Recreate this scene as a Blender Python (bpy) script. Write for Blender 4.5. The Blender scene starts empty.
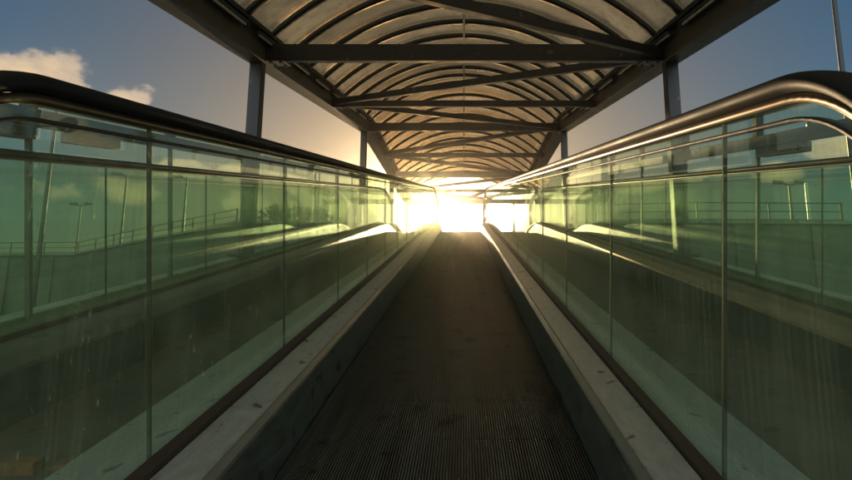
import bpy, bmesh, math, random
from math import sin, cos, pi, radians
from mathutils import Vector
random.seed(7)
S = bpy.context.scene
C = S.collection

# ------------------------------------------------------------------ camera
A = radians(10.0)                       # slope of the walkway
CAM = Vector((0.0, 0.0, 0.90))
cd = bpy.data.cameras.new('camera')
cam = bpy.data.objects.new('camera', cd); C.objects.link(cam)
cd.sensor_width = 36.0; cd.lens = 600.0 / 852.0 * 36.0
cd.shift_x = -38.0 / 852.0; cd.shift_y = -44.0 / 852.0
cd.clip_start = 0.02; cd.clip_end = 6000.0
cam.location = CAM
cam.rotation_euler = (radians(90) + A, radians(0.0), 0)
S.camera = cam

# ------------------------------------------------------------------ sky
def azel(px, py):
    """azimuth and elevation of the view direction at a photo pixel"""
    x, h = (px - 464) / 600.0, (196 - py) / 600.0
    y, z = cos(A) - h * sin(A), sin(A) + h * cos(A)
    return math.atan2(x, y), math.atan2(z, math.hypot(x, y))
CLOUDS = [(*azel(px, py), wa / 600.0, we / 600.0) for px, py, wa, we in
          ((66, 84, 66, 30), (122, 99, 30, 14), (0, 82, 30, 16), (-60, 60, 70, 30), (188, 170, 34, 13), (232, 172, 26, 12), (130, 190, 30, 16), (255, 205, 30, 16), (20, 190, 45, 14),
           (715, 172, 40, 10), (775, 172, 34, 10), (830, 150, 30, 28), (905, 120, 60, 30), (640, 185, 30, 9))]
SUN_EL, SUN_AZ = radians(8.3), radians(-3.4)        # azimuth from +Y towards +X
sd = Vector((sin(SUN_AZ) * cos(SUN_EL), cos(SUN_AZ) * cos(SUN_EL), sin(SUN_EL)))
w = bpy.data.worlds.new('World'); S.world = w; w.use_nodes = True
nt = w.node_tree; nt.nodes.clear(); L = nt.links
def wn(t, **k):
    n = nt.nodes.new(t)
    for a, b in k.items(): setattr(n, a, b)
    return n
def wm(op, a, b=None, c=None, clamp=False):
    n = wn('ShaderNodeMath', operation=op); n.use_clamp = clamp
    for i, v in enumerate((a, b, c)):
        if v is None: continue
        if isinstance(v, (int, float)): n.inputs[i].default_value = v
        else: L.new(v, n.inputs[i])
    return n.outputs[0]
def wmix(f, a, b, blend='MIX'):
    n = wn('ShaderNodeMix', data_type='RGBA', blend_type=blend)
    for i, v in ((0, f), (6, a), (7, b)):
        if isinstance(v, (int, float)): n.inputs[i].default_value = v
        elif isinstance(v, tuple): n.inputs[i].default_value = (*v, 1)
        else: L.new(v, n.inputs[i])
    return n.outputs[2]
sky = wn('ShaderNodeTexSky', sky_type='NISHITA')
sky.sun_disc = False; sky.sun_elevation = SUN_EL; sky.sun_rotation = SUN_AZ
sky.air_density = 1.0; sky.dust_density = 1.2; sky.ozone_density = 2.5
tc = wn('ShaderNodeTexCoord')
nrm = wn('ShaderNodeVectorMath', operation='NORMALIZE'); L.new(tc.outputs['Generated'], nrm.inputs[0])
sep = wn('ShaderNodeSeparateXYZ'); L.new(nrm.outputs[0], sep.inputs[0])
dot = wn('ShaderNodeVectorMath', operation='DOT_PRODUCT'); L.new(nrm.outputs[0], dot.inputs[0]); dot.inputs[1].default_value = sd
dv = wm('MAXIMUM', dot.outputs['Value'], 0.0)
# cumulus clouds, placed by azimuth and elevation, broken up with noise
el = sep.outputs[2]
mp = wn('ShaderNodeMapping'); L.new(nrm.outputs[0], mp.inputs[0]); mp.inputs['Scale'].default_value = (1, 1, 1.5)
no = wn('ShaderNodeTexNoise'); L.new(mp.outputs[0], no.inputs[0]); no.inputs['Scale'].default_value = 9.0; no.inputs['Detail'].default_value = 10; no.inputs['Roughness'].default_value = 0.55
azn = wm('ARCTAN2', sep.outputs[0], sep.outputs[1]); eln = wm('ARCSINE', el)
best = None
for (a_, e_, wa, we) in CLOUDS:
    da = wm('DIVIDE', wm('SUBTRACT', azn, a_), wa); de0 = wm('SUBTRACT', eln, e_)
    de = wm('DIVIDE', de0, we)
    q = wm('SUBTRACT', 1.0, wm('ADD', wm('MULTIPLY', da, da), wm('MULTIPLY', de, de)))
    best = q if best is None else wm('MAXIMUM', best, q)
cden = wm('ADD', wm('MAXIMUM', best, -1.5), wm('MULTIPLY', wm('SUBTRACT', no.outputs[0], 0.5), 4.2))
mr = wn('ShaderNodeMapRange', interpolation_type='SMOOTHSTEP'); L.new(cden, mr.inputs[0]); mr.inputs[1].default_value = 0.35; mr.inputs[2].default_value = 0.75
cmask = mr.outputs[0]
mr2 = wn('ShaderNodeMapRange'); L.new(cden, mr2.inputs[0]); mr2.inputs[1].default_value = 0.5; mr2.inputs[2].default_value = 1.7
ccol = wmix(mr2.outputs[0], (3.0, 2.6, 2.2), (8.0, 5.5, 2.9))
base00 = wmix(1.0, sky.outputs[0], wmix(wm('POWER', dv, 3.5), (0.165, 0.47, 0.60), (0.34, 0.34, 0.34)), 'MULTIPLY')
dimn = wn('ShaderNodeVectorMath', operation='SCALE'); L.new(base00, dimn.inputs[0]); L.new(wm('SUBTRACT', 1.0, wm('MULTIPLY', wm('POWER', dv, 5.0), 0.75)), dimn.inputs['Scale'])
base0 = dimn.outputs[0]
# bright, noise-broken sky added behind the camera as unseen fill light
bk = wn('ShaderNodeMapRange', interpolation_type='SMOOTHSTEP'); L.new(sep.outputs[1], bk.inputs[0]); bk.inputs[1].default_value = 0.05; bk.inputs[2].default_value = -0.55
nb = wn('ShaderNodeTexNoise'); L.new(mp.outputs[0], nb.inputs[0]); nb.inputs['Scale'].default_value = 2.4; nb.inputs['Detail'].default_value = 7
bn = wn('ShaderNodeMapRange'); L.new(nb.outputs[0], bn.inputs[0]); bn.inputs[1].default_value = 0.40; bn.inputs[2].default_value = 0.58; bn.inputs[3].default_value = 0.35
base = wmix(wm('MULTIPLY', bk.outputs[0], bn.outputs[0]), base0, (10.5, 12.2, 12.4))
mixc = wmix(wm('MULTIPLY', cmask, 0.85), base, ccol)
g1 = wm('MULTIPLY', wm('POWER', dv, 11.0), 1.5)
g2 = wm('MULTIPLY', wm('POWER', dv, 420.0), 17.0)
g3 = wm('MULTIPLY', wm('POWER', dv, 6000.0), 1600.0)
def gl(v, col):
    n = wn('ShaderNodeVectorMath', operation='SCALE'); n.inputs[0].default_value = col; L.new(v, n.inputs['Scale']); return n.outputs[0]
def vadd(a, b):
    n = wn('ShaderNodeVectorMath', operation='ADD'); L.new(a, n.inputs[0]); L.new(b, n.inputs[1]); return n.outputs[0]
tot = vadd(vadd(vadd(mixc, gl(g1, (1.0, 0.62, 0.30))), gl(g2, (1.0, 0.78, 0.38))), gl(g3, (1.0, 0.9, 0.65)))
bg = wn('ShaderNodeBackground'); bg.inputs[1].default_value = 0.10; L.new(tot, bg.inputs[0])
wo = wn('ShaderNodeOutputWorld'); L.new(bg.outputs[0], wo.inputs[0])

# ------------------------------------------------------------------ sun
sl = bpy.data.lights.new('sun', 'SUN'); sl.energy = 5.0; sl.angle = radians(0.5); sl.color = (1.0, 0.70, 0.38)
so = bpy.data.objects.new('sun', sl); C.objects.link(so)
so.rotation_euler = (-sd).to_track_quat('-Z', 'Y').to_euler(); so.location = (0, 0, 60)
S.view_settings.view_transform = 'Standard'; S.view_settings.look = 'None'
S.view_settings.gamma = 1.0; S.view_settings.use_curve_mapping = False
S.view_settings.exposure = 0.62
S.render.engine = 'CYCLES'
S.cycles.max_bounces = 14; S.cycles.transparent_max_bounces = 32; S.cycles.glossy_bounces = 6
S.cycles.use_denoising = True; S.cycles.sample_clamp_indirect = 6.0

# ------------------------------------------------------------------ materials
def mat(name, col, rough=0.5, metal=0.0, var=0.25, scale=6.0, stretch=(1, 1, 1), bump=0.0, bscale=60.0, dark=None, spots=None, spec=0.5):
    """Principled surface with noise variation, optional grime spots and bump."""
    m = bpy.data.materials.new(name); m.use_nodes = True; t = m.node_tree; l = t.links
    b = t.nodes['Principled BSDF']; b.inputs['Metallic'].default_value = metal
    b.inputs['Specular IOR Level'].default_value = spec
    c = t.nodes.new('ShaderNodeTexCoord'); mp = t.nodes.new('ShaderNodeMapping'); l.new(c.outputs['Object'], mp.inputs[0])
    mp.inputs['Scale'].default_value = stretch
    n = t.nodes.new('ShaderNodeTexNoise'); l.new(mp.outputs[0], n.inputs[0]); n.inputs['Scale'].default_value = scale; n.inputs['Detail'].default_value = 8
    n.inputs['Roughness'].default_value = 0.65
    r = t.nodes.new('ShaderNodeValToRGB'); l.new(n.outputs[0], r.inputs[0])
    d = dark or tuple(x * (1 - var) for x in col)
    r.color_ramp.elements[0].position = 0.34; r.color_ramp.elements[0].color = (*d, 1)
    r.color_ramp.elements[1].position = 0.66; r.color_ramp.elements[1].color = (*tuple(min(1, x * (1 + var * .5)) for x in col), 1)
    out = r.outputs[0]
    if spots:
        n2 = t.nodes.new('ShaderNodeTexNoise'); l.new(c.outputs['Object'], n2.inputs[0]); n2.inputs['Scale'].default_value = spots[0]; n2.inputs['Detail'].default_value = 5
        q = t.nodes.new('ShaderNodeMapRange'); l.new(n2.outputs[0], q.inputs[0]); q.inputs[1].default_value = spots[1]; q.inputs[2].default_value = spots[1] + 0.04
        mx = t.nodes.new('ShaderNodeMix'); mx.data_type = 'RGBA'; l.new(q.outputs[0], mx.inputs[0]); l.new(out, mx.inputs[6]); mx.inputs[7].default_value = (*spots[2], 1)
        out = mx.outputs[2]
    l.new(out, b.inputs['Base Color'])
    rr = t.nodes.new('ShaderNodeMapRange'); l.new(n.outputs[0], rr.inputs[0]); rr.inputs[1].default_value = 0.3; rr.inputs[2].default_value = 0.7
    rr.inputs[3].default_value = max(0.02, rough - 0.10); rr.inputs[4].default_value = min(1, rough + 0.12)
    l.new(rr.outputs[0], b.inputs['Roughness'])
    if bump:
        n3 = t.nodes.new('ShaderNodeTexNoise'); l.new(c.outputs['Object'], n3.inputs[0]); n3.inputs['Scale'].default_value = bscale; n3.inputs['Detail'].default_value = 6
        bp = t.nodes.new('ShaderNodeBump'); bp.inputs['Strength'].default_value = bump; bp.inputs['Distance'].default_value = 0.01
        l.new(n3.outputs[0], bp.inputs['Height']); l.new(bp.outputs[0], b.inputs['Normal'])
    return m

def glass_mat(name, tint, dirt=0.06, seed=0.0, rough=0.02):
    m = bpy.data.materials.new(name); m.use_nodes = True; t = m.node_tree; l = t.links; t.nodes.clear()
    N = t.nodes.new
    out = N('ShaderNodeOutputMaterial'); tr = N('ShaderNodeBsdfTransparent'); tr.inputs[0].default_value = (*[x ** 0.5 for x in tint], 1)
    gl = N('ShaderNodeBsdfGlossy'); gl.inputs['Roughness'].default_value = rough; gl.inputs[0].default_value = (0.92, 1.0, 0.92, 1)
    fr = N('ShaderNodeFresnel'); fr.inputs[0].default_value = 1.5
    geo = N('ShaderNodeNewGeometry')
    # same reflectance from either face of the pane
    lw = N('ShaderNodeLayerWeight'); lw.inputs[0].default_value = 0.5
    pw = N('ShaderNodeMath'); pw.operation = 'POWER'; l.new(lw.outputs['Facing'], pw.inputs[0]); pw.inputs[1].default_value = 4.0
    ma = N('ShaderNodeMath'); ma.operation = 'MULTIPLY_ADD'; l.new(pw.outputs[0], ma.inputs[0]); ma.inputs[1].default_value = 0.58; ma.inputs[2].default_value = 0.06
    m1 = N('ShaderNodeMixShader'); l.new(ma.outputs[0], m1.inputs[0]); l.new(tr.outputs[0], m1.inputs[1]); l.new(gl.outputs[0], m1.inputs[2])
    # grime: vertical runs, fine dust and white splashes
    c = N('ShaderNodeTexCoord')
    mp = N('ShaderNodeMapping'); l.new(c.outputs['Object'], mp.inputs[0]); mp.inputs['Scale'].default_value = (1, 26, 1.6); mp.inputs['Location'].default_value = (seed, seed * 3, 0)
    n1 = N('ShaderNodeTexNoise'); l.new(mp.outputs[0], n1.inputs[0]); n1.inputs['Scale'].default_value = 2.2; n1.inputs['Detail'].default_value = 7
    r1 = N('ShaderNodeMapRange'); l.new(n1.outputs[0], r1.inputs[0]); r1.inputs[1].default_value = 0.50; r1.inputs[2].default_value = 0.78; r1.inputs[4].default_value = dirt * 2.3
    n2 = N('ShaderNodeTexNoise'); l.new(c.outputs['Object'], n2.inputs[0]); n2.inputs['Scale'].default_value = 3.0; n2.inputs['Detail'].default_value = 9; n2.inputs['Roughness'].default_value = 0.7
    r2 = N('ShaderNodeMapRange'); l.new(n2.outputs[0], r2.inputs[0]); r2.inputs[1].default_value = 0.35; r2.inputs[2].default_value = 0.75; r2.inputs[3].default_value = dirt * 0.6; r2.inputs[4].default_value = dirt * 2.2
    mp3 = N('ShaderNodeMapping'); l.new(c.outputs['Object'], mp3.inputs[0]); mp3.inputs['Scale'].default_value = (1, 1, 0.45)
    n3 = N('ShaderNodeTexNoise'); l.new(mp3.outputs[0], n3.inputs[0]); n3.inputs['Scale'].default_value = 58; n3.inputs['Detail'].default_value = 3
    r3 = N('ShaderNodeMapRange'); l.new(n3.outputs[0], r3.inputs[0]); r3.inputs[1].default_value = 0.66; r3.inputs[2].default_value = 0.73
    n4 = N('ShaderNodeTexNoise'); l.new(c.outputs['Object'], n4.inputs[0]); n4.inputs['Scale'].default_value = 2.3; n4.inputs['Detail'].default_value = 2
    r4 = N('ShaderNodeMapRange'); l.new(n4.outputs[0], r4.inputs[0]); r4.inputs[1].default_value = 0.50; r4.inputs[2].default_value = 0.62; r4.inputs[4].default_value = 0.55
    sp = N('ShaderNodeMath'); sp.operation = 'MULTIPLY'; l.new(r3.outputs[0], sp.inputs[0]); l.new(r4.outputs[0], sp.inputs[1])
    a1 = N('ShaderNodeMath'); a1.operation = 'ADD'; l.new(r1.outputs[0], a1.inputs[0]); l.new(r2.outputs[0], a1.inputs[1])
    a2 = N('ShaderNodeMath'); a2.operation = 'ADD'; a2.use_clamp = True; l.new(a1.outputs[0], a2.inputs[0]); l.new(sp.outputs[0], a2.inputs[1])
    df = N('ShaderNodeBsdfDiffuse'); df.inputs[0].default_value = (0.55, 0.58, 0.46, 1)
    tl = N('ShaderNodeBsdfTranslucent'); tl.inputs[0].default_value = (0.55, 0.55, 0.36, 1)
    md = N('ShaderNodeMixShader'); md.inputs[0].default_value = 0.55; l.new(df.outputs[0], md.inputs[1]); l.new(tl.outputs[0], md.inputs[2])
    m2 = N('ShaderNodeMixShader'); l.new(a2.outputs[0], m2.inputs[0]); l.new(m1.outputs[0], m2.inputs[1]); l.new(md.outputs[0], m2.inputs[2])
    l.new(m2.outputs[0], out.inputs[0])
    return m

def roof_mat():
    m = bpy.data.materials.new('bronze_roof_sheet'); m.use_nodes = True; t = m.node_tree; l = t.links; t.nodes.clear(); N = t.nodes.new
    out = N('ShaderNodeOutputMaterial')
    c = N('ShaderNodeTexCoord'); n = N('ShaderNodeTexNoise'); l.new(c.outputs['Object'], n.inputs[0]); n.inputs['Scale'].default_value = 1.6; n.inputs['Detail'].default_value = 8; n.inputs['Roughness'].default_value = 0.62
    r = N('ShaderNodeValToRGB'); l.new(n.outputs[0], r.inputs[0])
    r.color_ramp.elements[0].position = 0.36; r.color_ramp.elements[0].color = (0.46, 0.35, 0.23, 1)
    r.color_ramp.elements[1].position = 0.62; r.color_ramp.elements[1].color = (0.74, 0.57, 0.37, 1)
    oi = N('ShaderNodeObjectInfo'); hs = N('ShaderNodeHueSaturation'); l.new(r.outputs[0], hs.inputs['Color'])
    vr = N('ShaderNodeMapRange'); l.new(oi.outputs['Random'], vr.inputs[0]); vr.inputs[3].default_value = 0.70; vr.inputs[4].default_value = 1.08; l.new(vr.outputs[0], hs.inputs['Value'])
    n9 = N('ShaderNodeTexNoise'); l.new(c.outputs['Object'], n9.inputs[0]); n9.inputs['Scale'].default_value = 5.5; n9.inputs['Detail'].default_value = 6
    r9 = N('ShaderNodeMapRange'); l.new(n9.outputs[0], r9.inputs[0]); r9.inputs[1].default_value = 0.58; r9.inputs[2].default_value = 0.66; r9.inputs[4].default_value = 0.38
    x9 = N('ShaderNodeMix'); x9.data_type = 'RGBA'; l.new(r9.outputs[0], x9.inputs[0]); l.new(hs.outputs[0], x9.inputs[6]); x9.inputs[7].default_value = (0.17, 0.12, 0.07, 1)
    tl = N('ShaderNodeBsdfTranslucent'); l.new(x9.outputs[2], tl.inputs[0])
    tr = N('ShaderNodeBsdfTransparent'); tr.inputs[0].default_value = (0.80, 0.70, 0.56, 1)
    gl = N('ShaderNodeBsdfGlossy'); gl.inputs['Roughness'].default_value = 0.22; gl.inputs[0].default_value = (0.9, 0.85, 0.8, 1)
    a = N('ShaderNodeMixShader'); a.inputs[0].default_value = 0.55; l.new(tl.outputs[0], a.inputs[1]); l.new(tr.outputs[0], a.inputs[2])
    lw = N('ShaderNodeLayerWeight'); lw.inputs[0].default_value = 0.5
    pw = N('ShaderNodeMath'); pw.operation = 'POWER'; l.new(lw.outputs['Facing'], pw.inputs[0]); pw.inputs[1].default_value = 3.5
    ma = N('ShaderNodeMath'); ma.operation = 'MULTIPLY_ADD'; l.new(pw.outputs[0], ma.inputs[0]); ma.inputs[1].default_value = 0.5; ma.inputs[2].default_value = 0.04
    b = N('ShaderNodeMixShader'); l.new(ma.outputs[0], b.inputs[0]); l.new(a.outputs[0], b.inputs[1]); l.new(gl.outputs[0], b.inputs[2])
    l.new(b.outputs[0], out.inputs[0]); return m

M_steel = mat('painted_steel', (0.032, 0.030, 0.031), 0.42, 0.0, 0.35, 5, bump=0.15, bscale=40, spots=(9, 0.66, (0.16, 0.10, 0.05)))
M_eave = mat('eave_steel', (0.10, 0.082, 0.058), 0.45, 0.0, 0.35, 3, bump=0.2, bscale=30, spots=(5, 0.62, (0.07, 0.055, 0.035)))
M_rail = mat('grey_rail_paint', (0.16, 0.15, 0.14), 0.5, 0, 0.2, 5)
M_rib = mat('rib_steel', (0.020, 0.024, 0.028), 0.35, 0.0, 0.3, 6)
M_roof = roof_mat()
M_deck = mat('brushed_deck', (0.42, 0.41, 0.39), 0.36, 0.35, 0.22, 9, (6, 1, 6), bump=0.12, bscale=90, spots=(13, 0.645, (0.13, 0.10, 0.08)))
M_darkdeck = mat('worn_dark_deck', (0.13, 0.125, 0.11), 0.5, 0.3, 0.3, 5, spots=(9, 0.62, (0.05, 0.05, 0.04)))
M_suntint_deck = mat('sun_tinted_deck', (0.55, 0.33, 0.17), 0.40, 0.85, 0.3, 4, spots=(9, 0.64, (0.10, 0.05, 0.03)))  # orange base colour stands in for sunlight on the right outer deck
M_skirt = mat('skirt_steel', (0.20, 0.21, 0.19), 0.36, 0.7, 0.3, 7, (1, 0.6, 4), bump=0.05, spots=(11, 0.62, (0.10, 0.10, 0.085)))
M_trim = mat('deck_trim', (0.26, 0.25, 0.22), 0.38, 0.6, 0.1, 3)
M_gasket = mat('black_gasket', (0.05, 0.033, 0.022), 0.6, 0, 0.3, 30)
M_rubber = mat('handrail_rubber', (0.020, 0.018, 0.016), 0.60, 0, 0.3, 3, spec=0.12)
M_guide = mat('handrail_guide', (0.20, 0.13, 0.065), 0.34, 0.8, 0.1, 2)
M_tread = mat('pallet_metal', (0.13, 0.13, 0.115), 0.40, 0.6, 0.6, 1.5, (9, 0.35, 1), spots=(7, 0.60, (0.045, 0.042, 0.035)))
M_clad = mat('dark_cladding', (0.10, 0.10, 0.09), 0.5, 0.2, 0.3, 4)
M_conc = mat('concrete', (0.26, 0.25, 0.22), 0.85, 0, 0.35, 2.5, bump=0.4, bscale=30, spots=(3, 0.62, (0.12, 0.12, 0.09)))
M_kerb = mat('pale_kerb', (0.52, 0.50, 0.42), 0.8, 0, 0.25, 3, bump=0.3, bscale=30, spots=(4, 0.64, (0.2, 0.2, 0.16)))
M_floor = mat('ramp_floor', (0.12, 0.115, 0.10), 0.7, 0, 0.4, 2, bump=0.3, bscale=40, spots=(6, 0.62, (0.05, 0.05, 0.045)))
M_wall = mat('weathered_wall', (0.15, 0.16, 0.13), 0.9, 0, 0.45, 0.5, (1, 1, 0.5), bump=0.5, bscale=4)
M_ground = mat('asphalt_ground', (0.06, 0.06, 0.055), 0.9, 0, 0.35, 0.6, bump=0.3, bscale=8)
M_brick = mat('clay_block', (0.26, 0.12, 0.05), 0.8, 0, 0.35, 20, bump=0.5, bscale=60)
M_lamp = mat('lamp_grey', (0.07, 0.07, 0.065), 0.45, 0.3, 0.2, 5)
M_tube = mat('tube_white', (0.62, 0.60, 0.52), 0.3, 0, 0.1, 10)
M_leaf = mat('leaf_green', (0.06, 0.09, 0.03), 0.7, 0, 0.5, 3)
M_bark = mat('bark', (0.12, 0.08, 0.05), 0.9, 0, 0.4, 8)
M_glass = glass_mat('balustrade_glass', (0.70, 0.87, 0.67), 0.05, 0.0)
M_glass2 = glass_mat('outer_glass', (0.62, 0.76, 0.58), 0.045, 1.7)

# ------------------------------------------------------------------ coordinates
# sloped frame seen from the camera: x across, s along the slope, h square to the slope
def PW(x, s, h):
    return Vector((x, s * cos(A) - h * sin(A), CAM.z + s * sin(A) + h * cos(A)))
def bend(x, s, h, S1, href, Lr):
    t = s - S1
    if t <= 0: return PW(x, s, h)
    th = min(t, Lr) * A / Lr; R = Lr / A
    ps = S1 + R * sin(th); ph = href - R * (1 - cos(th))
    if t > Lr: ps += (t - Lr) * cos(A); ph -= (t - Lr) * sin(A)
    return PW(x, ps + (h - href) * sin(th), ph + (h - href) * cos(th))
WALK = lambda x, s, h: bend(x, s, h, 14.2, -0.85, 1.2)
ROOF = lambda x, s, h: bend(x, s, h, 17.3, 1.85, 0.5)
FLAT = lambda x, s, h: Vector((x, s, h))

class MB:
    def __init__(s, f=FLAT): s.v = []; s.f = []; s.m = f; s.sm = set()
    def add(s, vs, fs, smooth=False):
        o = len(s.v); s.v += [s.m(*p) for p in vs]
        for q in fs:
            if smooth: s.sm.add(len(s.f))
            s.f.append([i + o for i in q])
    def box(s, x0, x1, y0, y1, z0, z1, step=None):
        n = max(1, int(abs(y1 - y0) / step)) if step else 1
        vs = []; fs = []
        for i in range(n + 1):
            y = y0 + (y1 - y0) * i / n
            vs += [(x0, y, z0), (x1, y, z0), (x1, y, z1), (x0, y, z1)]
        for i in range(n):
            a = 4 * i
            for k in range(4):
                b = (k + 1) % 4; fs.append([a + k, a + 4 + k, a + 4 + b, a + b])
        fs.append([0, 1, 2, 3]); fs.append([4 * n + 3, 4 * n + 2, 4 * n + 1, 4 * n])
        s.add(vs, fs); return s
    def prism(s, pts, y0, y1, step=None):
        """closed x-h outline run along s"""
        n = max(1, int(abs(y1 - y0) / step)) if step else 1; k = len(pts); vs = []; fs = []
        for i in range(n + 1):
            y = y0 + (y1 - y0) * i / n; vs += [(p[0], y, p[1]) for p in pts]
        for i in range(n):
            for j in range(k):
                a = i * k + j; b = i * k + (j + 1) % k; fs.append([a, b, b + k, a + k])
        fs.append(list(range(k))[::-1]); fs.append([n * k + j for j in range(k)])
        s.add(vs, fs); return s
    def plate(s, pts, x0, x1):
        """closed s-h outline with thickness in x"""
        k = len(pts); vs = [(x0, p[0], p[1]) for p in pts] + [(x1, p[0], p[1]) for p in pts]
        fs = [[j, (j + 1) % k, k + (j + 1) % k, k + j] for j in range(k)] + [list(range(k))[::-1], [k + j for j in range(k)]]
        s.add(vs, fs); return s
    def bar(s, a, b, w, h, n=1):
        """rectangular bar from a to b (w across, h up)"""
        a = Vector(a); b = Vector(b); d = (b - a).normalized(); up = Vector((0, 0, 1))
        if abs(d.z) > 0.95: up = Vector((0, 1, 0))
        r = d.cross(up).normalized(); u = r.cross(d).normalized(); vs = []; fs = []
        for i in range(n + 1):
            p = a.lerp(b, i / n)
            vs += [tuple(p + r * x * w / 2 + u * y * h / 2) for x, y in ((-1, -1), (1, -1), (1, 1), (-1, 1))]
        for i in range(n):
            for k in range(4): q = 4 * i; fs.append([q + k, q + 4 + k, q + 4 + (k + 1) % 4, q + (k + 1) % 4])
        fs.append([0, 1, 2, 3]); fs.append([4 * n + 3, 4 * n + 2, 4 * n + 1, 4 * n]); s.add(vs, fs); return s
    def tube(s, pts, r, n=10, r1=None):
        P = [Vector(p) for p in pts]; vs = []; fs = []; k = len(P)
        for i, p in enumerate(P):
            d = (P[min(i + 1, k - 1)] - P[max(i - 1, 0)]).normalized(); up = Vector((0, 0, 1)) if abs(d.z) < 0.9 else Vector((1, 0, 0))
            a = d.cross(up).normalized(); b = a.cross(d).normalized(); rr = r if r1 is None else r + (r1 - r) * i / (k - 1)
            vs += [tuple(p + a * cos(2 * pi * j / n) * rr + b * sin(2 * pi * j / n) * rr) for j in range(n)]
        for i in range(k - 1):
            for j in range(n): q = i * n; fs.append([q + j, q + (j + 1) % n, q + n + (j + 1) % n, q + n + j])
        s.add(vs, fs, True); s.add([vs[j] for j in range(n)], [list(range(n))[::-1]]); s.add([vs[(k - 1) * n + j] for j in range(n)], [list(range(n))]); return s
    def sweep(s, prof, path, x0, closed_ends=True):
        """prof = (dx, dn) outline carried along an s-h path at x0"""
        k = len(prof); m = len(path); vs = []; fs = []
        for i, (a, b) in enumerate(path):
            p, q = path[max(i - 1, 0)], path[min(i + 1, m - 1)]
            ds, dh = q[0] - p[0], q[1] - p[1]; l = math.hypot(ds, dh) or 1; ns, nh = -dh / l, ds / l
            vs += [(x0 + u, a + ns * v, b + nh * v) for u, v in prof]
        for i in range(m - 1):
            for j in range(k): q = i * k; fs.append([q + j, q + (j + 1) % k, q + k + (j + 1) % k, q + k + j])
        s.add(vs, fs, True); s.add(vs[:k], [list(range(k))[::-1]]); s.add(vs[-k:], [list(range(k))]); return s
    def build(s, name, m, parent=None, bevel=0.0, origin=None):
        o0 = Vector((0, 0, 0))
        if parent is not None:
            p = parent
            while p is not None: o0 += p.location; p = p.parent
        if origin is not None: off = Vector(origin)
        else: off = o0
        me = bpy.data.meshes.new(name); me.from_pydata([tuple(v - off) for v in s.v], [], s.f); me.validate()
        for i, p in enumerate(me.polygons): p.use_smooth = i in s.sm
        bm = bmesh.new(); bm.from_mesh(me); bmesh.ops.recalc_face_normals(bm, faces=bm.faces); bm.to_mesh(me); bm.free()
        me.materials.append(m); o = bpy.data.objects.new(name, me); C.objects.link(o)
        o.location = off - o0
        if parent is not None: o.parent = parent
        if bevel:
            b = o.modifiers.new('bevel', 'BEVEL'); b.width = bevel; b.segments = 2; b.limit_method = 'ANGLE'; b.angle_limit = radians(40)
        return o
def thing(name, label, cat, loc, group=None):
    o = bpy.data.objects.new(name, None); C.objects.link(o); o.location = loc; o.empty_display_size = 0.2
    o['label'] = label; o['category'] = cat
    if group: o['group'] = group
    return o
def tag(o, label, cat, group=None):
    o['label'] = label; o['category'] = cat
    if group: o['group'] = group
    return o
def struct(o): o['kind'] = 'structure'; return o

# ------------------------------------------------------------------ ground, ramp, upper landing
g = MB(); g.add([(-900, -300, -0.02), (900, -300, -0.02), (900, 2500, -0.02), (-900, 2500, -0.02)], [[0, 1, 2, 3]])
struct(g.build('ground', M_ground))
yc = WALK(0, 15.4, -0.85); ZUP = yc.z
p0 = PW(0, 0.2, -0.88)
r = MB()
top = [(PW(0, s, -0.88).y, PW(0, s, -0.88).z) for s in (0.2, 14.3)]
r.plate([(-4.0, 0.0), (-4.0, p0.z), (top[0][0], top[0][1]), (top[1][0], top[1][1]), (yc.y, ZUP - 0.03), (yc.y + 0.6, ZUP - 0.03), (yc.y + 0.6, 0.0)], -3.05, 3.05)
struct(r.build('ramp', M_floor))
u = MB(); u.box(-3.2, 3.2, yc.y + 0.6, 31.0, 0.0, ZUP - 0.02)
struct(u.build('upper_landing', M_conc, bevel=0.01))
for sx, side in ((-1, 'left'), (1, 'right')):
    k = MB(lambda x, s, h: bend(x, s, h, 14.3, -0.88, 0.6))
    xa, xb = sorted((sx * 2.90, sx * 3.06)); k.box(xa, xb, 0.0, 30.0, -0.90, -0.79, 0.6)
    tag(k.build('kerb', M_kerb, bevel=0.012), 'pale concrete kerb along the ' + side + ' edge of the ramp', 'kerb')

# ------------------------------------------------------------------ the moving walkway
XL, XR = -0.735, 0.565
H_RAIL = 0.190
def rail_path(s_end, near=1.03, rad=0.40, h=H_RAIL, down=1.0, step=0.15):
    cyh = h - rad; P = []
    for i in range(49):
        a = -pi / 2 + pi * i / 48 * 1.0
        P.append((near - rad * cos(a), cyh + rad * sin(a)))
    n = int((s_end - near) / step)
    for i in range(1, n + 1): P.append((near + (s_end - near) * i / n, h))
    for i in range(1, 21):
        a = pi / 2 - pi * i / 20
        P.append((s_end + rad * cos(a), cyh + rad * sin(a)))
    return P
def ell(w, h, n=16, p=2.6, dn=0.0):
    out = []
    for i in range(n):
        a = 2 * pi * i / n; c_, s_ = cos(a), sin(a)
        out.append((math.copysign(abs(c_) ** (2 / p), c_) * w / 2, math.copysign(abs(s_) ** (2 / p), s_) * h / 2 + dn))
    return out
def rect(w, h, dn=0.0): return [(-w / 2, dn - h / 2), (w / 2, dn - h / 2), (w / 2, dn + h / 2), (-w / 2, dn + h / 2)]
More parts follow.
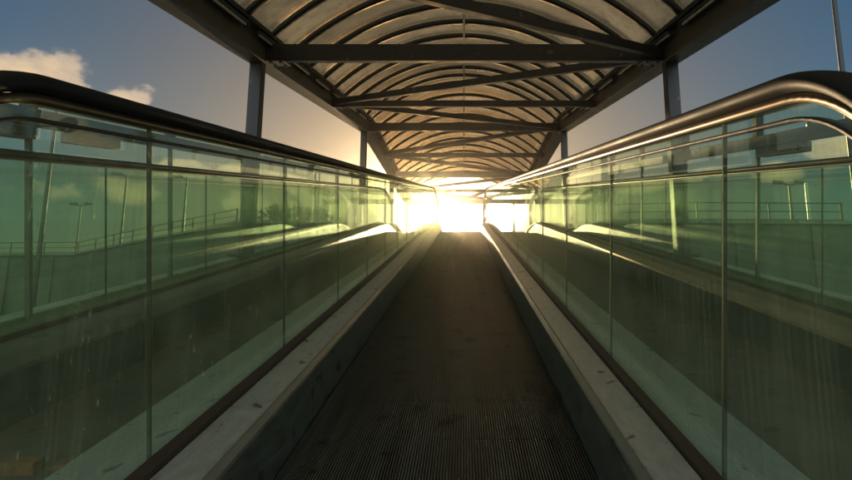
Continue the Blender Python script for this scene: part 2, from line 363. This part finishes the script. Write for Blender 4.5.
def glass_side(root, x, first, pitch, s_end, m, near=1.03, rad=0.40, h=H_RAIL, base=-0.66, thick=0.012):
    """rounded first pane, then flat panes with open joints, a rounded last pane"""
    top = h - 0.0335; a0 = []
    cyh = h - rad; ri = rad - 0.0335
    j = [first + pitch * i for i in range(int((s_end - first) / pitch) + 1)]
    pts = [(first - 0.004, base)]
    pts += [(first - 0.004, top)]
    for i in range(15):
        a = pi / 2 + pi / 2 * i / 14 * 1.25
        pts.append((near + ri * cos(a), cyh + ri * sin(a)))
    pts += [(near - ri * 0.62, base)]
    b = MB(WALK); b.plate(pts, x - thick / 2, x + thick / 2); b.build('glass_panel', m, root)
    for i in range(len(j) - 1):
        b = MB(WALK); b.box(x - thick / 2, x + thick / 2, j[i] + 0.004, j[i + 1] - 0.004, base, top, 0.25)
        b.build('glass_panel', m, root)
    pts = [(j[-1] + 0.004, base), (j[-1] + 0.004, top)]
    for i in range(15):
        a = pi / 2 - pi / 2 * i / 14 * 1.25; pts.append((s_end + ri * cos(a), cyh + ri * sin(a)))
    pts += [(s_end + ri * 0.62, base)]
    b = MB(WALK); b.plate(pts, x - thick / 2, x + thick / 2); b.build('glass_panel', m, root)
    for q in j:
        js = MB(WALK); js.box(x - 0.0045, x + 0.0045, q - 0.0028, q + 0.0028, base, top); js.build('joint_seal', M_gasket, root)

base_pt = PW(0, 1.2, -0.95)
walk = thing('moving_walkway', 'sloping moving walkway with ribbed pallets, green glass sides and black handrails, up which one looks', 'moving walkway', base_pt)
S_END = 16.9
# ribbed pallets: one long belt, cleats 9 mm apart, a groove between pallets
xl, xr = -0.570, 0.400
cle = MB(WALK); prof = []
n_c = 106; pit = (xr - xl) / n_c
for i in range(n_c):
    x = xl + pit * i
    prof += [(x, -0.862), (x + pit * 0.30, -0.862), (x + pit * 0.40, -0.850), (x + pit * 0.90, -0.850)]
prof += [(xr, -0.862)]
seg = []; s = 0.9
while s < S_END:
    seg += [(s, 0.0), (s + 0.393, 0.0), (s + 0.3935, -0.012), (s + 0.3995, -0.012)]; s += 0.40
kk = len(prof); vs = []; fs = []
for (sy, dz) in seg:
    vs += [(p[0], sy, max(p[1] + dz, -0.8625) if dz else p[1]) for p in prof]
for i in range(len(seg) - 1):
    for j2 in range(kk - 1): q = i * kk + j2; fs.append([q, q + 1, q + 1 + kk, q + kk])
cle.add(vs, fs); cle.build('pallet_belt', M_tread, walk)
for sx, xg in ((-1, XL), (1, XR)):
    xt = xl if sx < 0 else xr
    X = lambda d: xt + sx * d             # d = distance outwards from the belt edge
    G = abs(xg - xt)
    b = MB(WALK); b.prism([(X(0.014), -0.90), (X(0.020), -0.690), (X(0.030), -0.680), (X(0.0355), -0.90)], 0.76, S_END + 0.05, 0.4)
    b.build('skirt_backing', M_gasket, walk)
    sk = [0.75, 2.9, 5.3, 7.7, 10.1, 12.5, 14.9, S_END + 0.1]
    for a_, b_ in zip(sk[:-1], sk[1:]):
        b = MB(WALK); b.prism([(X(0.004), -0.90), (X(0.012), -0.675), (X(0.022), -0.668), (X(0.036), -0.668), (X(0.031), -0.676), (X(0.022), -0.679), (X(0.0135), -0.90)], a_, b_ - 0.005, 0.4)
        b.build('skirt_panel', M_skirt, walk)
    b = MB(WALK); b.prism([(X(0.013), -0.6665), (X(0.026), -0.652), (X(0.034), -0.652), (X(0.034), -0.6665)], 0.75, S_END + 0.1, 0.4)
    b.build('edge_trim', M_trim, walk)
    # inner deck in lengths with open seams
    s = 0.72; i = 0
    for (a_, b_) in [(0.72, 1.80), (1.81, 4.2), (4.208, 6.6), (6.608, 9.0), (9.008, 11.4), (11.408, 13.8), (13.808, 15.6), (15.608, S_END + 0.15)]:
        b = MB(WALK); b.prism([(X(0.0365), -0.661), (X(0.0365), -0.6555), (X(0.042), -0.6535), (X(G - 0.035), -0.632), (X(G - 0.035), -0.638)], a_, b_, 0.4)
        b.build('deck_plate', M_deck, walk)
    b = MB(WALK); b.prism([(X(0.037), -0.715), (X(0.037), -0.664), (X(G - 0.036), -0.641), (X(G - 0.036), -0.715)], 0.73, S_END + 0.1, 0.4)
    b.build('deck_backing', M_gasket, walk)
    b = MB(WALK); b.prism([(X(G - 0.034), -0.70), (X(G - 0.030), -0.618), (X(G - 0.0075), -0.606), (X(G - 0.0075), -0.70)], 0.72, S_END + 0.15, 0.4)
    b.build('glass_seal', M_gasket, walk)
    # outer deck and cladding
    b = MB(WALK); b.prism([(X(G + 0.0075), -0.70), (X(G + 0.0075), -0.625), (X(G + 0.03), -0.630), (X(G + 0.235), -0.655), (X(G + 0.245), -0.665), (X(G + 0.245), -0.70)], 0.72, S_END + 0.15, 0.4)
    b.build('outer_deck', M_deck, walk, bevel=0.002)
    b = MB(WALK); xa, xb = sorted((X(0.05), X(G + 0.235))); b.box(xa, xb, 0.74, S_END + 0.12, -0.95, -0.702, 0.4)
    b.build('truss_cladding', M_clad, walk)
    glass_side(walk, xg, 1.40 if sx < 0 else 1.30, 1.05 if sx < 0 else 1.0, S_END - 0.6, M_glass)
    P = rail_path(S_END - 0.6)
    b = MB(WALK); b.sweep(ell(0.074, 0.034, 22), P, xg); b.build('handrail', M_rubber, walk)
    b = MB(WALK); b.sweep(rect(0.034, 0.016, -0.0255), P[19:-8], xg); b.build('handrail_guide', M_guide, walk)
    b = MB(WALK); b.sweep(rect(0.0165, 0.007, -0.060), P[24:-10], xg); b.build('glass_top_seal', M_gasket, walk)
cp = MB(WALK); cp.box(xl, xr, 0.35, 0.90, -0.87, -0.848); cp.build('comb_plate', M_trim, walk)

# ------------------------------------------------------------------ outer glass balustrades
def balustrade(sx, label):
    xo, xg, = 1.71, 2.00
    root = thing('glass_balustrade', label, 'balustrade', PW(sx * 1.86, 1.2, -0.95), 'outer glass balustrades')
    X = lambda d: sx * d
    b = MB(WALK); b.prism([(X(1.73), -0.95), (X(1.73), -0.672), (X(2.08), -0.672), (X(2.08), -0.95)], 0.9, S_END, 0.4); b.build('cladding', M_clad, root)
    s = 0.9
    while s < S_END - 0.1:
        e = min(s + 2.4, S_END)
        b = MB(WALK); b.prism([(X(1.71), -0.671), (X(1.715), -0.655), (X(1.97), -0.625), (X(1.97), -0.671)], s, e - 0.006, 0.4); b.build('deck_plate', M_suntint_deck if sx > 0 else M_darkdeck, root)
        s = e
    b = MB(WALK); b.prism([(X(1.972), -0.671), (X(1.972), -0.615), (X(1.991), -0.605), (X(1.991), -0.671)], 0.9, S_END, 0.4); b.build('glass_seal', M_gasket, root)
    glass_side(root, X(2.0), 2.05, 1.3, S_END - 0.6, M_glass2, near=1.4)
    P = rail_path(S_END - 0.6, near=1.4)
    b = MB(WALK); b.sweep(ell(0.070, 0.032), P, X(2.0)); b.build('handrail', M_rubber, root)
    b = MB(WALK); b.sweep(rect(0.03, 0.014, -0.0235), P[19:-8], X(2.0)); b.build('handrail_guide', M_guide, root)
    return root
balustrade(-1, 'glass balustrade with black handrail behind the left side of the moving walkway')
balustrade(1, 'glass balustrade behind the right side of the moving walkway, its metal deck coloured orange as if sunlit')

# ------------------------------------------------------------------ canopy
WC = 2.87
can = thing('canopy', 'long arched canopy of dark steel ribs and bronze translucent sheets over the walkway', 'canopy', Vector((0, 0, 0)))
CS0, CS1 = -3.0, 30.9
for sx in (-1, 1):
    b = MB(ROOF); xa, xb = sorted((sx * 2.74, sx * 3.00)); b.box(xa, xb, CS0, CS1, 1.85, 2.17, 0.45); b.build('eave_beam', M_eave, can, bevel=0.012)
    b = MB(ROOF); xa, xb = sorted((sx * 2.62, sx * 2.80)); b.box(xa, xb, CS0, CS1, 2.173, 2.235, 0.45); b.build('gutter', M_steel, can, bevel=0.008)
    for k, s in enumerate((-0.6, 8.36, 17.25, 24.0, 30.6)):
        t = ROOF(sx * WC, s, 1.86); bz = (PW(0, s, -0.88).z if s < 14.3 else ZUP - 0.02) - 0.05
        if s < 0: bz = 0.0
        b = MB(); b.box(t.x - 0.085, t.x + 0.085, t.y - 0.085, t.y + 0.085, bz, t.z + 0.03)
        b.build('post', M_steel, can, bevel=0.010)
        b = MB(); b.box(t.x - 0.19, t.x + 0.19, t.y - 0.19, t.y + 0.19, bz + 0.045, bz + 0.075); b.build('base_plate', M_steel, can)
def arch(x, H0=2.19, rise=1.14):
    return H0 + rise * (1 - (x / 2.72) ** 2) ** 0.92 if abs(x) < 2.72 else H0
NA = 28
xs = [-2.72 + 5.44 * i / NA for i in range(NA + 1)]
rib_s = []; s = CS0 + 0.3
while s < CS1 + 0.05: rib_s.append(s); s += 1.0
for s in rib_s:
    b = MB(ROOF); vs = []; fs = []
    for x in xs:
        h = arch(x); vs += [(x, s - 0.045, h - 0.085), (x, s + 0.045, h - 0.085), (x, s + 0.045, h), (x, s - 0.045, h)]
    for i in range(NA):
        for k in range(4): q = 4 * i; fs.append([q + k, q + 4 + k, q + 4 + (k + 1) % 4, q + (k + 1) % 4])
    fs += [[0, 1, 2, 3], [4 * NA + 3, 4 * NA + 2, 4 * NA + 1, 4 * NA]]
    b.add(vs, fs, True); o = b.build('rib', M_rib, can)
for a_, b_ in zip(rib_s[:-1], rib_s[1:]):
    b = MB(ROOF); vs = []; fs = []
    sag = random.uniform(-0.012, 0.012)
    ss = [a_ + 0.001 + (b_ - a_ - 0.002) * k / 4 for k in range(5)]
    for k, s in enumerate(ss):
        for x in xs: vs.append((x, s, arch(x) + 0.006 + sag * sin(pi * k / 4) + 0.006 * sin(pi * k / 4)))
    for k in range(4):
        for i in range(NA): q = k * (NA + 1) + i; fs.append([q, q + 1, q + NA + 2, q + NA + 1])
    b.add(vs, fs, True); o = b.build('roof_panel', M_roof, can)
    so_ = o.modifiers.new('thick', 'SOLIDIFY'); so_.thickness = 0.004; so_.offset = 1
b = MB(ROOF); b.box(-0.018, 0.018, CS0, CS1, arch(0) - 0.125, arch(0) - 0.090, 0.45); b.build('ridge_rod', M_steel, can)
TS = [-0.6, 4.0, 8.36, 12.6, 17.25, 20.6, 24.0, 27.3, 30.6]
for k, s in enumerate(TS):
    big = k % 2 == 0
    hh = 0.23 if big else 0.13
    b = MB(ROOF); b.box(-2.735, 2.735, s - 0.08, s + 0.08, 1.87, 1.87 + hh); b.build('tie_beam', M_steel, can, bevel=0.008)
for s in TS:
    for sx in (-1, 1):
        b = MB(ROOF); xa, xb = sorted((sx * 2.45, sx * 2.733)); b.box(xa, xb, s - 0.17, s + 0.17, 1.845, 1.865); b.build('gusset_plate', M_steel, can, bevel=0.003)
        for dx in (2.52, 2.66):
            for dy in (-0.12, 0.12):
                b = MB(ROOF); b.tube([(sx * dx, s + dy, 1.825), (sx * dx, s + dy, 1.8449)], 0.018, 6); b.build('bolt', M_lamp, can)
for k in range(len(TS) - 1):
    x0 = 2.70 if k % 2 == 0 else -2.70
    if True:
        x0 = -2.70 if k % 2 == 1 else 2.70
        x0 = -x0                                   # zigzag: left at the odd ties, right at the big ties
        a_ = Vector((x0 * -1 * -1, TS[k] + 0.1, 1.96)); b_ = Vector((-x0, TS[k + 1] - 0.1, 1.96))
        if k % 2 == 0: a_.x, b_.x = 2.70, -2.70
        else: a_.x, b_.x = -2.70, 2.70
        b = MB(ROOF); b.bar(a_, b_, 0.12, 0.115, 12); b.build('brace', M_steel, can, bevel=0.006)
# end frame
b = MB(ROOF)
for xx, wd in ((-1.40, 0.15), (0.02, 0.22), (1.24, 0.15)):
    t = ROOF(xx, 30.75, 2.0); q = MB(); q.box(xx - wd / 2, xx + wd / 2, t.y - 0.06, t.y + 0.06, ZUP - 0.02, t.z); q.build('end_mullion', M_steel, can, bevel=0.006)
for sx in (-1, 1):
    b = MB(ROOF); b.bar((0.04 * sx, 30.78, 2.12), (1.80 * sx, 30.78, arch(1.80) - 0.03), 0.12, 0.15, 1); b.build('end_strut', M_steel, can)
# strip lights along the eaves
strip_i = 0
def place_strips():
    proto = None
    for sx, side in ((-1, 'left'), (1, 'right')):
        s = 2.3; k = 0
        while s < 16.6:
            loc = PW(sx * 2.66, s, 2.10)
            lab = '%s unlit strip light under the %s eave, counting from the bottom of the slope' % (('first', 'second', 'third', 'fourth', 'fifth', 'sixth', 'seventh', 'eighth', 'ninth', 'tenth')[k], side)
            if proto is None:
                r = bpy.data.objects.new('strip_light', None); C.objects.link(r)
                b = MB(); b.box(-0.03, 0.03, -0.55, 0.55, 0.012, 0.04); hs = b.build('housing', M_lamp, r, bevel=0.004)
                b = MB(); b.tube([(0, -0.5, -0.008), (0, 0.5, -0.008)], 0.018, 10); tb = b.build('tube', M_tube, r)
                b = MB(); b.box(-0.035, 0.035, 0.52, 0.56, -0.03, 0.06); bk = b.build('bracket', M_steel, r)
                proto = r; kids = [hs, tb, bk]; c = r
            else:
                c = proto.copy(); C.objects.link(c)
                for q in kids: z = q.copy(); C.objects.link(z); z.parent = c
            c.location = loc; c.rotation_euler = (A, 0, 0)
            c['label'] = lab; c['category'] = 'strip light'; c['group'] = 'strip lights under the canopy eaves'
            s += 1.5; k += 1
place_strips()

# ------------------------------------------------------------------ side rails between the canopy posts
def side_rail(sx, label):
    root = thing('side_railing', label, 'railing', PW(sx * WC, 0, -0.80), 'side railings between the canopy posts')
    for a_, b_ in ((-0.3, 8.22), (8.50, 17.1)):
        b = MB(PW); xa, xb = sorted((sx * 2.82, sx * 2.92)); b.box(xa, xb, a_, b_, 0.465, 0.575, 0.6); b.build('rail_beam', M_rail, root, bevel=0.006)
    s = 2.05
    while s < 17:
        if abs(s - 8.36) > 0.5:
            b = MB(PW); b.box(sx * WC - 0.016, sx * WC + 0.016, s - 0.016, s + 0.016, -0.795, 0.464); b.build('baluster', M_rail, root)
            b = MB(PW); b.box(sx * WC - 0.035, sx * WC + 0.035, s - 0.045, s + 0.045, 0.577, 0.80); b.build('bracket', M_steel, root, bevel=0.005)
        s += 1.905
    return root
side_rail(-1, 'grey railing beam with slim uprights between the left canopy posts')
side_rail(1, 'grey railing beam with slim uprights between the right canopy posts')
def hang_box(sx, s0, s1, h0, label):
    root = thing('hanging_box', label, 'junction box', PW(sx * WC, s0, h0), 'boxes under the side railings')
    b = MB(PW); xa, xb = sorted((sx * 2.83, sx * 2.93)); b.box(xa, xb, s0, s1, h0, 0.462); b.build('casing', M_rail, root, bevel=0.006)
    b = MB(PW); xa, xb = sorted((sx * 2.818, sx * 2.828)); b.box(xa, xb, s0 + 0.03, s1 - 0.03, h0 + 0.012, 0.448); b.build('cover', M_steel, root, bevel=0.003)
hang_box(-1, 4.35, 4.95, 0.385, 'grey box hung under the left railing beam, seen through the glass')
hang_box(-1, 3.55, 3.98, 0.375, 'dark box hung under the left railing beam nearest the picture edge')
hang_box(1, 5.05, 5.80, 0.375, 'grey box hung under the right railing beam, seen through the glass')

# ------------------------------------------------------------------ paving blocks beside the left foot of the walkway
for i, (x, y) in enumerate(((-1.60, 1.93), (-1.41, 1.915), (-1.23, 1.90), (-1.06, 1.885))):
    b = MB(PW); b.box(x - 0.055, x + 0.055, y - 0.03, y + 0.03, -0.885, -0.84)
    o = b.build('clay_block', M_brick, origin=PW(x, y, -0.885), bevel=0.006)
    tag(o, ['orange clay block farthest left beside the walkway foot', 'second orange clay block from the left beside the walkway foot', 'third orange clay block from the left beside the walkway foot', 'orange clay block closest to the left glass at the walkway foot'][i], 'paving block', 'clay blocks by the walkway foot')

# ------------------------------------------------------------------ terraces, walls and their railings
def ray(px, py, d):
    """world point at horizontal forward distance d seen at photo pixel px, py"""
    v = PW((px - 464) / 600.0, 1.0, (196 - py) / 600.0) - CAM
    return CAM + v * (d / v.y)
def terrace(pts, name, label, depth):
    b = MB(); n = len(pts); vs = []; fs = []
    for p in pts: vs += [(p.x, p.y, -0.01), (p.x, p.y, p.z), (p.x, p.y + depth, p.z), (p.x, p.y + depth, -0.01)]
    for i in range(n - 1):
        for k in range(4): q = 4 * i; fs.append([q + k, q + 4 + k, q + 4 + (k + 1) % 4, q + (k + 1) % 4])
    fs += [[0, 1, 2, 3], [4 * n - 1, 4 * n - 2, 4 * n - 3, 4 * n - 4]]; b.add(vs, fs)
    o = tag(b.build(name, M_wall), label, 'wall')
    for a_, c_ in zip(pts[:-1], pts[1:]):
        k = MB(); k.bar(a_ + Vector((0.02, 0, 0.05)), c_ + Vector((-0.02, 0, 0.05)), 0.35, 0.16); k.build('coping', M_conc, o)
        n = max(1, round((c_ - a_).length / 4.0))
        for i in range(n):
            p = a_.lerp(c_, (i + 0.5) / n); k = MB(); k.box(p.x - 0.2, p.x + 0.2, p.y - 0.16, p.y - 0.003, -0.01, p.z - 0.12); k.build('pilaster', M_wall, o)
    return o
Lp = [ray(-260, 256, 46), ray(-60, 256, 46), ray(75, 255, 46), ray(150, 240, 42), ray(235, 224, 38), ray(300, 222, 36), ray(345, 231, 35)]
terrace(Lp, 'retaining_wall', 'long dark retaining wall with a rising top on the left, behind the glass', 12)
Rp = [ray(500, 226, 33), ray(600, 224, 28), ray(700, 223, 26), ray(852, 224, 26), ray(1100, 226, 26)]
terrace(Rp, 'retaining_wall', 'dark level retaining wall on the right, behind the glass', 25)
def railing(pts, spacing, label, hgt=1.0, inset=0.25):
    root = thing('guard_rail', label, 'railing', pts[0] + Vector((0, inset, 0)), 'guard rails on the retaining walls')
    for k, f in enumerate((1.0, 0.60, 0.22)):
        b = MB(); b.tube([p + Vector((0, inset, hgt * f)) for p in pts], 0.028 if k == 0 else 0.02, 8); b.build('rail', M_lamp, root)
    for a_, c_ in zip(pts[:-1], pts[1:]):
        d = (c_ - a_).length; n = max(1, round(d / spacing))
        for i in range(n):
            p = a_.lerp(c_, i / n) + Vector((0, inset, 0)); b = MB(); b.box(p.x - 0.03, p.x + 0.03, p.y - 0.03, p.y + 0.03, p.z, p.z + hgt); b.build('rail_post', M_lamp, root)
    p = pts[-1] + Vector((0, inset, 0)); b = MB(); b.box(p.x - 0.05, p.x + 0.05, p.y - 0.05, p.y + 0.05, p.z, p.z + hgt * 1.05); b.build('rail_post', M_lamp, root)
railing(Lp[1:5], 2.4, 'three bar guard rail on the left wall, rising to the right')
railing([ray(600, 224, 28), ray(700, 223, 26), ray(846, 224, 26)], 3.4, 'level three bar guard rail on the right wall', 0.95)

# ------------------------------------------------------------------ lamps
def street_lamp(px, py, d, foot, label, arms=2, name='street_lamp', r=0.07, head=0.75):
    t = ray(px, py, d); root = thing(name, label, 'street lamp', Vector((t.x, t.y, foot)), 'street lamps')
    b = MB(); b.tube([(t.x, t.y, foot), (t.x, t.y, (foot + t.z) / 2), (t.x, t.y, t.z)], r * 1.3, 10, r * 0.7); b.build('pole', M_lamp, root)
    for k in range(arms):
        sg = (-1, 1)[k]; b = MB()
        b.tube([(t.x, t.y, t.z - 0.1), (t.x + sg * 0.35, t.y, t.z)], r * 0.5, 8); b.build('arm', M_lamp, root)
        b = MB(); a0, a1 = sorted((t.x + sg * 0.3, t.x + sg * (0.3 + head)))
        vs = [(a0, t.y - .14, t.z), (a1, t.y - .14, t.z), (a1, t.y + .14, t.z), (a0, t.y + .14, t.z), (a0 + .08, t.y - .10, t.z + .26), (a1 - .12, t.y - .10, t.z + .20), (a1 - .12, t.y + .10, t.z + .20), (a0 + .08, t.y + .10, t.z + .26)]
        b.add(vs, [[0, 1, 2, 3], [4, 5, 6, 7], [0, 1, 5, 4], [1, 2, 6, 5], [2, 3, 7, 6], [3, 0, 4, 7]]); b.build('lamp_head', M_lamp, root, bevel=0.02)
    return root
street_lamp(81, 205, 56, 3.4, 'distant double headed street lamp above the left wall, seen through the first pane')
street_lamp(127, 175, 50, 3.4, 'street lamp with one head pointing left beyond the level part of the left wall', 1, r=0.09, head=1.0)
street_lamp(187, 178, 46, 4.0, 'street lamp with one flat head beyond the rising part of the left wall', 1, r=0.09, head=1.1)
street_lamp(320, 165, 44, 4.0, 'street lamp behind the left canopy post, nearest to the sun', 1, r=0.09, head=1.0)
street_lamp(58, 100, 22, 0.0, 'near lamp pole rising behind the left glass at the picture edge', 1, r=0.075, head=0.5)
street_lamp(789, 184, 42, 3.3, 'street lamp with one short head above the right wall', 2, r=0.11, head=0.9)
# tall mast on the right with a floodlight
def mast():
    t = ray(827, -60, 20); root = thing('lamp_mast', 'tall thin dark mast with a floodlight at the right edge of the picture', 'lamp mast', Vector((t.x, t.y, 0)))
    b = MB(); b.tube([(t.x, t.y, 0), (t.x, t.y, 5), (t.x, t.y, t.z)], 0.14, 12, 0.075); b.build('pole', M_steel, root)
    p = ray(819, 126, 19.6); b = MB()
    b.tube([(t.x, t.y, p.z + 0.1), (p.x, p.y, p.z + 0.05)], 0.04, 8); b.build('arm', M_steel, root)
    b = MB(); n = 14; rows = [(0.0, 0.05), (0.12, 0.26), (0.34, 0.36), (0.55, 0.30), (0.62, 0.12)]; vs = []; fs = []
    for (dx, rr) in rows:
        for j in range(n): a = 2 * pi * j / n; vs.append((p.x + 0.32 - dx * 1.15, p.y + cos(a) * rr * 0.7, p.z + sin(a) * rr * 0.75 + 0.1 * dx))
    for i in range(len(rows) - 1):
        for j in range(n): q = i * n; fs.append([q + j, q + (j + 1) % n, q + n + (j + 1) % n, q + n + j])
    fs += [list(range(n))[::-1], [(len(rows) - 1) * n + j for j in range(n)]]; b.add(vs, fs, True); b.build('lamp_head', M_lamp, root)
mast()
b = MB(); t = ray(806, 183, 34); b.tube([(t.x, t.y, 0), (t.x, t.y, t.z)], 0.10, 10, 0.09)
o = b.build('flag_pole', M_tube, origin=(t.x, t.y, 0)); tag(o, 'pale bare pole in front of the right wall, seen through the glass', 'pole')

# ------------------------------------------------------------------ bushes on the left wall near the canopy
def bush(px, py, d, w_, h_, label, seed):
    rnd = random.Random(seed); t = ray(px, py, d); root = thing('bush', label, 'bush', t, 'bushes on the left wall')
    b = MB()
    for k in range(5):
        a = rnd.uniform(0, 2 * pi); b.tube([(t.x, t.y, t.z - 0.2), (t.x + cos(a) * w_ * .15, t.y + sin(a) * .2, t.z + h_ * .4), (t.x + cos(a) * w_ * .3, t.y + sin(a) * .3, t.z + h_ * .75)], 0.04, 6, 0.01)
    b.build('stem', M_bark, root)
    b = MB()
    cl = [(rnd.gauss(0, w_ * .28), rnd.gauss(0, w_ * .2), rnd.uniform(0.15, 0.85) * h_, rnd.uniform(.12, .26) * w_) for _ in range(14)]
    for (cx, cy, cz, cr) in cl:
        for _ in range(90):
            v = Vector((rnd.gauss(0, 1), rnd.gauss(0, 1), rnd.gauss(0, 1))).normalized() * cr * rnd.uniform(.5, 1.1)
            p = t + Vector((cx, cy, cz)) + v; q1 = Vector((rnd.gauss(0, 1), rnd.gauss(0, 1), rnd.gauss(0, 1))).normalized() * 0.11; q2 = q1.cross(Vector((rnd.gauss(0, 1), rnd.gauss(0, 1), rnd.gauss(0, 1)))).normalized() * 0.06
            b.add([tuple(p - q1), tuple(p + q2), tuple(p + q1), tuple(p - q2)], [[0, 1, 2, 3]])
    b.build('foliage', M_leaf, root)
bush(285, 224, 38, 2.4, 1.3, 'dark leafy bush on the left wall, left of the thin upright', 1)
bush(318, 227, 38, 1.9, 1.0, 'smaller dark bush on the left wall beside the taller one', 2)
bush(352, 230, 37, 2.2, 1.1, 'dark bush closest to the sun on the left wall', 3)

# ------------------------------------------------------------------ haze volume, added to imitate glare around the sun
hb = MB(); hb.box(-80, 80, -12, 110, -1.05, 22)
hz = hb.build('haze', M_glass); hz['kind'] = 'stuff'; hz.data.materials.clear()
hm = bpy.data.materials.new('glare_haze'); hm.use_nodes = True; t = hm.node_tree; t.nodes.clear()
ho = t.nodes.new('ShaderNodeOutputMaterial'); hv = t.nodes.new('ShaderNodeVolumePrincipled')
hv.inputs['Color'].default_value = (1.0, 0.93, 0.82, 1); hv.inputs['Density'].default_value = 0.0016; hv.inputs['Anisotropy'].default_value = 0.975
t.links.new(hv.outputs[0], ho.inputs['Volume']); hz.data.materials.append(hm)
